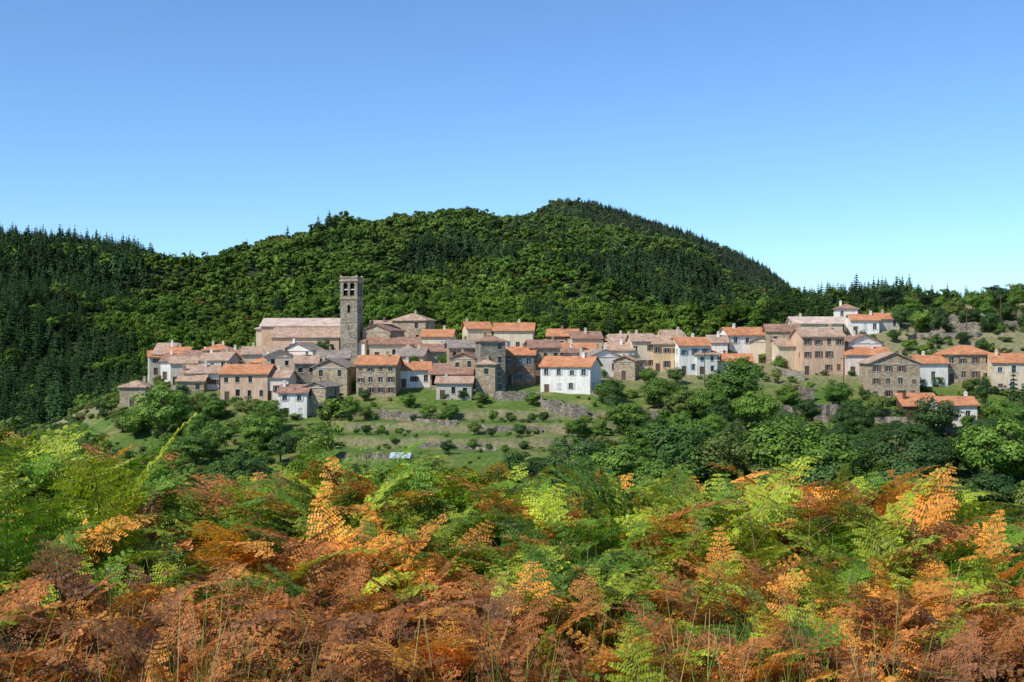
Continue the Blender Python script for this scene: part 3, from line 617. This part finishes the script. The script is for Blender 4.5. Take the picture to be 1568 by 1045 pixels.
n=8500; y=rng.uniform(3.9,9.6,n); x=rng.uniform(-1,1,n)*(.46*y+.7); z=H(x,y); b=CX+F*x/y
nat=np.interp(b+rng.normal(size=n)*14,prx,pry); k=np.clip((y-3.9)/3.2,0,1); lim=nat+(985-nat)*(1-k)**1.3+np.abs(rng.normal(size=n))*30
zt=(CY-lim)/F*y; ii=rng.integers(0,NF,n); s=np.minimum((zt-z)/FH[ii],rng.uniform(.8,1.7,n)); keep=s>.35; x,y,z,s,b,lim,ii=[q[keep] for q in (x,y,z,s,b,lim,ii)]; n=len(x)
c1=snoise(x,y,2.0,1)+.55*rng.normal(size=n); c2=snoise(x*1.3,y,1.1,10)+.6*rng.normal(size=n)
left=np.clip((380-b)/250,0,1); near=np.clip((5.7-y)/1.5,0,1)
tint=np.zeros((n,3)); v=c1-.12+near*1.35-left*.4*(1-near)+left*near*.4
for i in range(n):
    vv=v[i]; 
    if vv<-.6: c=GRN if c2[i]<.3 else DKG
    elif vv<.1: c=YG if c2[i]<.2 else GRN
    elif vv<.7: c=ORG if c2[i]<-.1 else YG
    elif vv<1.4: c=RUST if c2[i]<.4 else ORG
    else: c=BRN if c2[i]<.3 else RUST
    tint[i]=c
tint*=rng.uniform(.65,1.25,(n,1))
rot=np.stack([rng.normal(size=n)*.24,rng.normal(size=n)*.24,rng.uniform(0,6.28,n)],1)
scatter('bracken_ferns',np.stack([x,y,z],1),rot,np.stack([s]*3,1),ii,tint,FM); print('fronds',n)
def fernplant():
    parts=[]
    for kx in range(5):
        V,Fc,mi=fr[random.randrange(NF)]; a=kx*1.25+random.uniform(-.4,.4); c,s_=math.cos(a),math.sin(a); q=random.uniform(.6,1); ln=random.uniform(-.1,.3)
        V2=V*q; V2=np.stack([V2[:,0],V2[:,1]*math.cos(ln)+V2[:,2]*math.sin(ln),V2[:,2]*math.cos(ln)-V2[:,1]*math.sin(ln)],1); V2=np.stack([V2[:,0]*c-V2[:,1]*s_,V2[:,0]*s_+V2[:,1]*c,V2[:,2]],1); parts.append((V2,Fc,np.array(mi)))
    V=np.concatenate([q[0] for q in parts]); o=0; Fs=[]
    for q in parts: Fs.append(q[1]+o); o+=len(q[0])
    return np_mesh('bracken_fern_mesh',V,np.concatenate(Fs),[M['fern'],M['stem']],np.concatenate([q[2] for q in parts]))
FP=[fernplant() for _ in range(4)]
for b_,rt,D_,c in ((1095,735,6.2,YG),(1325,735,6.0,YG),(1385,755,6.1,ORG),(870,735,6.4,ORG),(60,665,5.8,GRN),(150,695,6,YG),(570,705,6.4,GRN),(330,780,5.8,ORG),(700,755,6,ORG),(1480,835,5.6,ORG),(10,740,5,GRN)):
    x_=bx(b_,D_); z_=hz(x_,D_); s_=min(1.35,((CY-rt)/F*D_-z_)/1.0); obj('bracken_fern',random.choice(FP),(x_,D_,z_),(0,0,random.uniform(0,6)),(s_,)*3,tint=c)
def sapling(name,b_,rt,D_,tint):
    x_=bx(b_,D_); z_=hz(x_,D_); ht=(CY-rt)/F*D_-z_; parts=[(*tube([[0,0,0],[.05,0,ht*.5],[0,0,ht]],[.009,.006,.002],5),1)]
    C=[];U=[];Nn=[]
    for i in range(110):
        t=1-(i/110)*.7; a=i*2.4; l=.05+.22*(1-t)+.05; d=np.array([math.cos(a),math.sin(a),.45]); 
        for q in (.3,.5,.75,1): C.append(np.array([0,0,ht*t])+d*l*q); U.append(d+rng.normal(size=3)*.5); Nn.append(np.array([0,0,1])+rng.normal(size=3)*.6)
    parts.append((*leafquads(np.array(C),np.array(Nn),.02,.008,np.array(U)),0)); V,Fc,mi=join(parts)
    obj(name,np_mesh(name+'_mesh',V,Fc,[M['leaf'],M['bark']],mi),(x_,D_,z_),tint=tint)
sapling('ash_sapling',505,615,9,(.3,.42,.05)); sapling('ash_sapling',560,690,8.5,(.16,.28,.03)); sapling('ash_sapling',478,680,9,(.22,.34,.04))
# ------------------------------------------------------------------ grass, bramble, stalks
def tuft():
    parts=[]
    for i in range(22):
        a=rng.uniform(0,6.28); l=rng.uniform(.35,.8); o_=rng.normal(size=2)*.05; bd=rng.uniform(.1,.4)*l
        P_=np.array([[o_[0]+math.cos(a)*bd*t*t,o_[1]+math.sin(a)*bd*t*t,l*t] for t in (0,.35,.7,1)]); W_=np.array([-math.sin(a),math.cos(a),0])*.003
        V=np.concatenate([[p-W_*(1-.8*t),p+W_*(1-.8*t)] for p,t in zip(P_,(0,.35,.7,1))]); parts.append((V,np.array([[0,1,3,2],[2,3,5,4],[4,5,7,6]]),0))
    V,Fc,mi=join(parts); return np_mesh('grass_tuft',V,Fc,[M['fern']],mi)
GT=[tuft() for _ in range(4)]
n=3600; y=rng.uniform(3.6,9,n); x=rng.uniform(-1,1,n)*(.47*y+.6); z=H(x,y); s=rng.uniform(.5,1.2,n)
tt=np.array([(.45,.37,.17),(.16,.26,.03),(.55,.44,.22),(.26,.32,.06)])[rng.integers(0,4,n)]
scatter('tall_grass',np.stack([x,y,z],1),np.stack([rng.normal(size=n)*.15,rng.normal(size=n)*.15,rng.uniform(0,6.28,n)],1),np.stack([s]*3,1),rng.integers(0,4,n),tt,GT)
def bramble():
    parts=[];C=[];U=[];Nn=[]
    for i in range(9):
        a=rng.uniform(0,6.28); l=rng.uniform(.4,.8); P_=[[math.cos(a)*l*t*.7,math.sin(a)*l*t*.7,.75*l*math.sin(t*2.2)*1.2] for t in (0,.25,.5,.75,1)]
        parts.append((*tube(P_,[.004,.004,.003,.003,.001],4),1))
        for q in np.linspace(.2,1,18):
            c=np.array([np.interp(q,(0,.25,.5,.75,1),[p[k] for p in P_]) for k in range(3)])
            for e in range(4): C.append(c+rng.normal(size=3)*.03); U.append(rng.normal(size=3)); Nn.append([rng.normal()*.4,rng.normal()*.4,1])
    s=rng.uniform(.009,.018,len(C)); parts.append((*leafquads(np.array(C),np.array(Nn),s,s*.7,np.array(U)),0)); V,Fc,mi=join(parts); return np_mesh('bramble_mesh',V,Fc,[M['fern'],M['bark']],mi)
BR=[bramble() for _ in range(4)]
n=900; y=rng.uniform(4.2,10,n); x=rng.uniform(-1,1,n)*(.47*y+.6); z=H(x,y); b=CX+F*x/y
s=np.minimum(((CY-np.interp(b,prx,pry)-60)/F*y-z)/.8,rng.uniform(.5,1.1,n)); kp=s>.3; x,y,z,s=x[kp],y[kp],z[kp],s[kp]; n=len(x)
tt=np.array([(.08,.17,.025),(.12,.22,.03),(.17,.27,.035),(.08,.16,.03)])[rng.integers(0,4,n)]
scatter('bramble_undergrowth',np.stack([x,y,z],1),np.stack([0*x,0*x,rng.uniform(0,6.28,n)],1),np.stack([s]*3,1),rng.integers(0,4,n),tt,BR)
def stalk():
    P_=[[0,0,0],[.03,.02,.4],[.02,.06,.75],[.09,.08,1.0]]; parts=[(*tube(P_,[.004,.0035,.0025,.001],4),1)]
    C=[]
    for i in range(7):
        t=rng.uniform(.5,.98); a=rng.uniform(0,6.28); p=np.array([np.interp(t,(0,.4,.75,1),[q[k] for q in P_]) for k in range(3)]); e=p+np.array([math.cos(a)*.1,math.sin(a)*.1,.1])*rng.uniform(.5,1.2)
        parts.append((*tube([p,e],[.0015,.0008],3),1)); C+= [e+rng.normal(size=3)*.007 for _ in range(7)]
    C=np.array(C); parts.append((*leafquads(C,rng.normal(size=C.shape)+[0,0,1],.006,.006),0)); V,Fc,mi=join(parts); return np_mesh('dry_stalk',V,Fc,[M['fern'],M['stem']],mi)
SK=[stalk() for _ in range(4)]
n=170; y=rng.uniform(4.2,7.5,n); x=rng.uniform(-1,1,n)*.43*y; z=H(x,y); s=rng.uniform(.7,1.2,n); s*=np.where(y<5.2,.75,1); tt=np.array([(.4,.36,.26),(.35,.2,.1),(.3,.18,.08),(.4,.2,.3)])[rng.choice(4,n,p=[.15,.42,.38,.05])]
scatter('dry_seed_stalks',np.stack([x,y,z],1),np.stack([rng.normal(size=n)*.2,rng.normal(size=n)*.2,rng.uniform(0,6.28,n)],1),np.stack([s]*3,1),rng.integers(0,4,n),tt,SK)
# ------------------------------------------------------------------ light, sky, camera
el,az=math.radians(47),math.radians(-128)   # azimuth from +Y clockwise: left, behind camera
d=Vector((math.sin(az)*math.cos(el),math.cos(az)*math.cos(el),math.sin(el)))
sl=bpy.data.lights.new('sun','SUN'); sl.energy=5.0; sl.angle=math.radians(.5); sl.color=(1,.95,.87); so=obj('sun',sl); so.rotation_euler=d.to_track_quat('Z','Y').to_euler()
wd=bpy.data.worlds.new('World'); S.world=wd; wd.use_nodes=True; nt=wd.node_tree; bg=nt.nodes['Background']
sk=nt.nodes.new('ShaderNodeTexSky'); sk.sky_type='NISHITA'; sk.sun_disc=False; sk.sun_elevation=el; sk.sun_rotation=az; sk.altitude=900; sk.air_density=.95; sk.dust_density=.1; sk.ozone_density=2.8
tn=mul(nt,sk.outputs[0],(.80,1.06,1.3)); nt.links.new(tn,bg.inputs[0]); bg.inputs[1].default_value=.138
c=bpy.data.cameras.new('camera'); c.sensor_width=36; c.lens=36*F/1568; c.clip_start=.05; c.clip_end=20000; co=obj('camera',c); co.location=(0,0,0); co.rotation_euler=(math.radians(90),0,0); S.camera=co
S.view_settings.view_transform='Standard'; S.view_settings.look='None'; S.view_settings.exposure=0
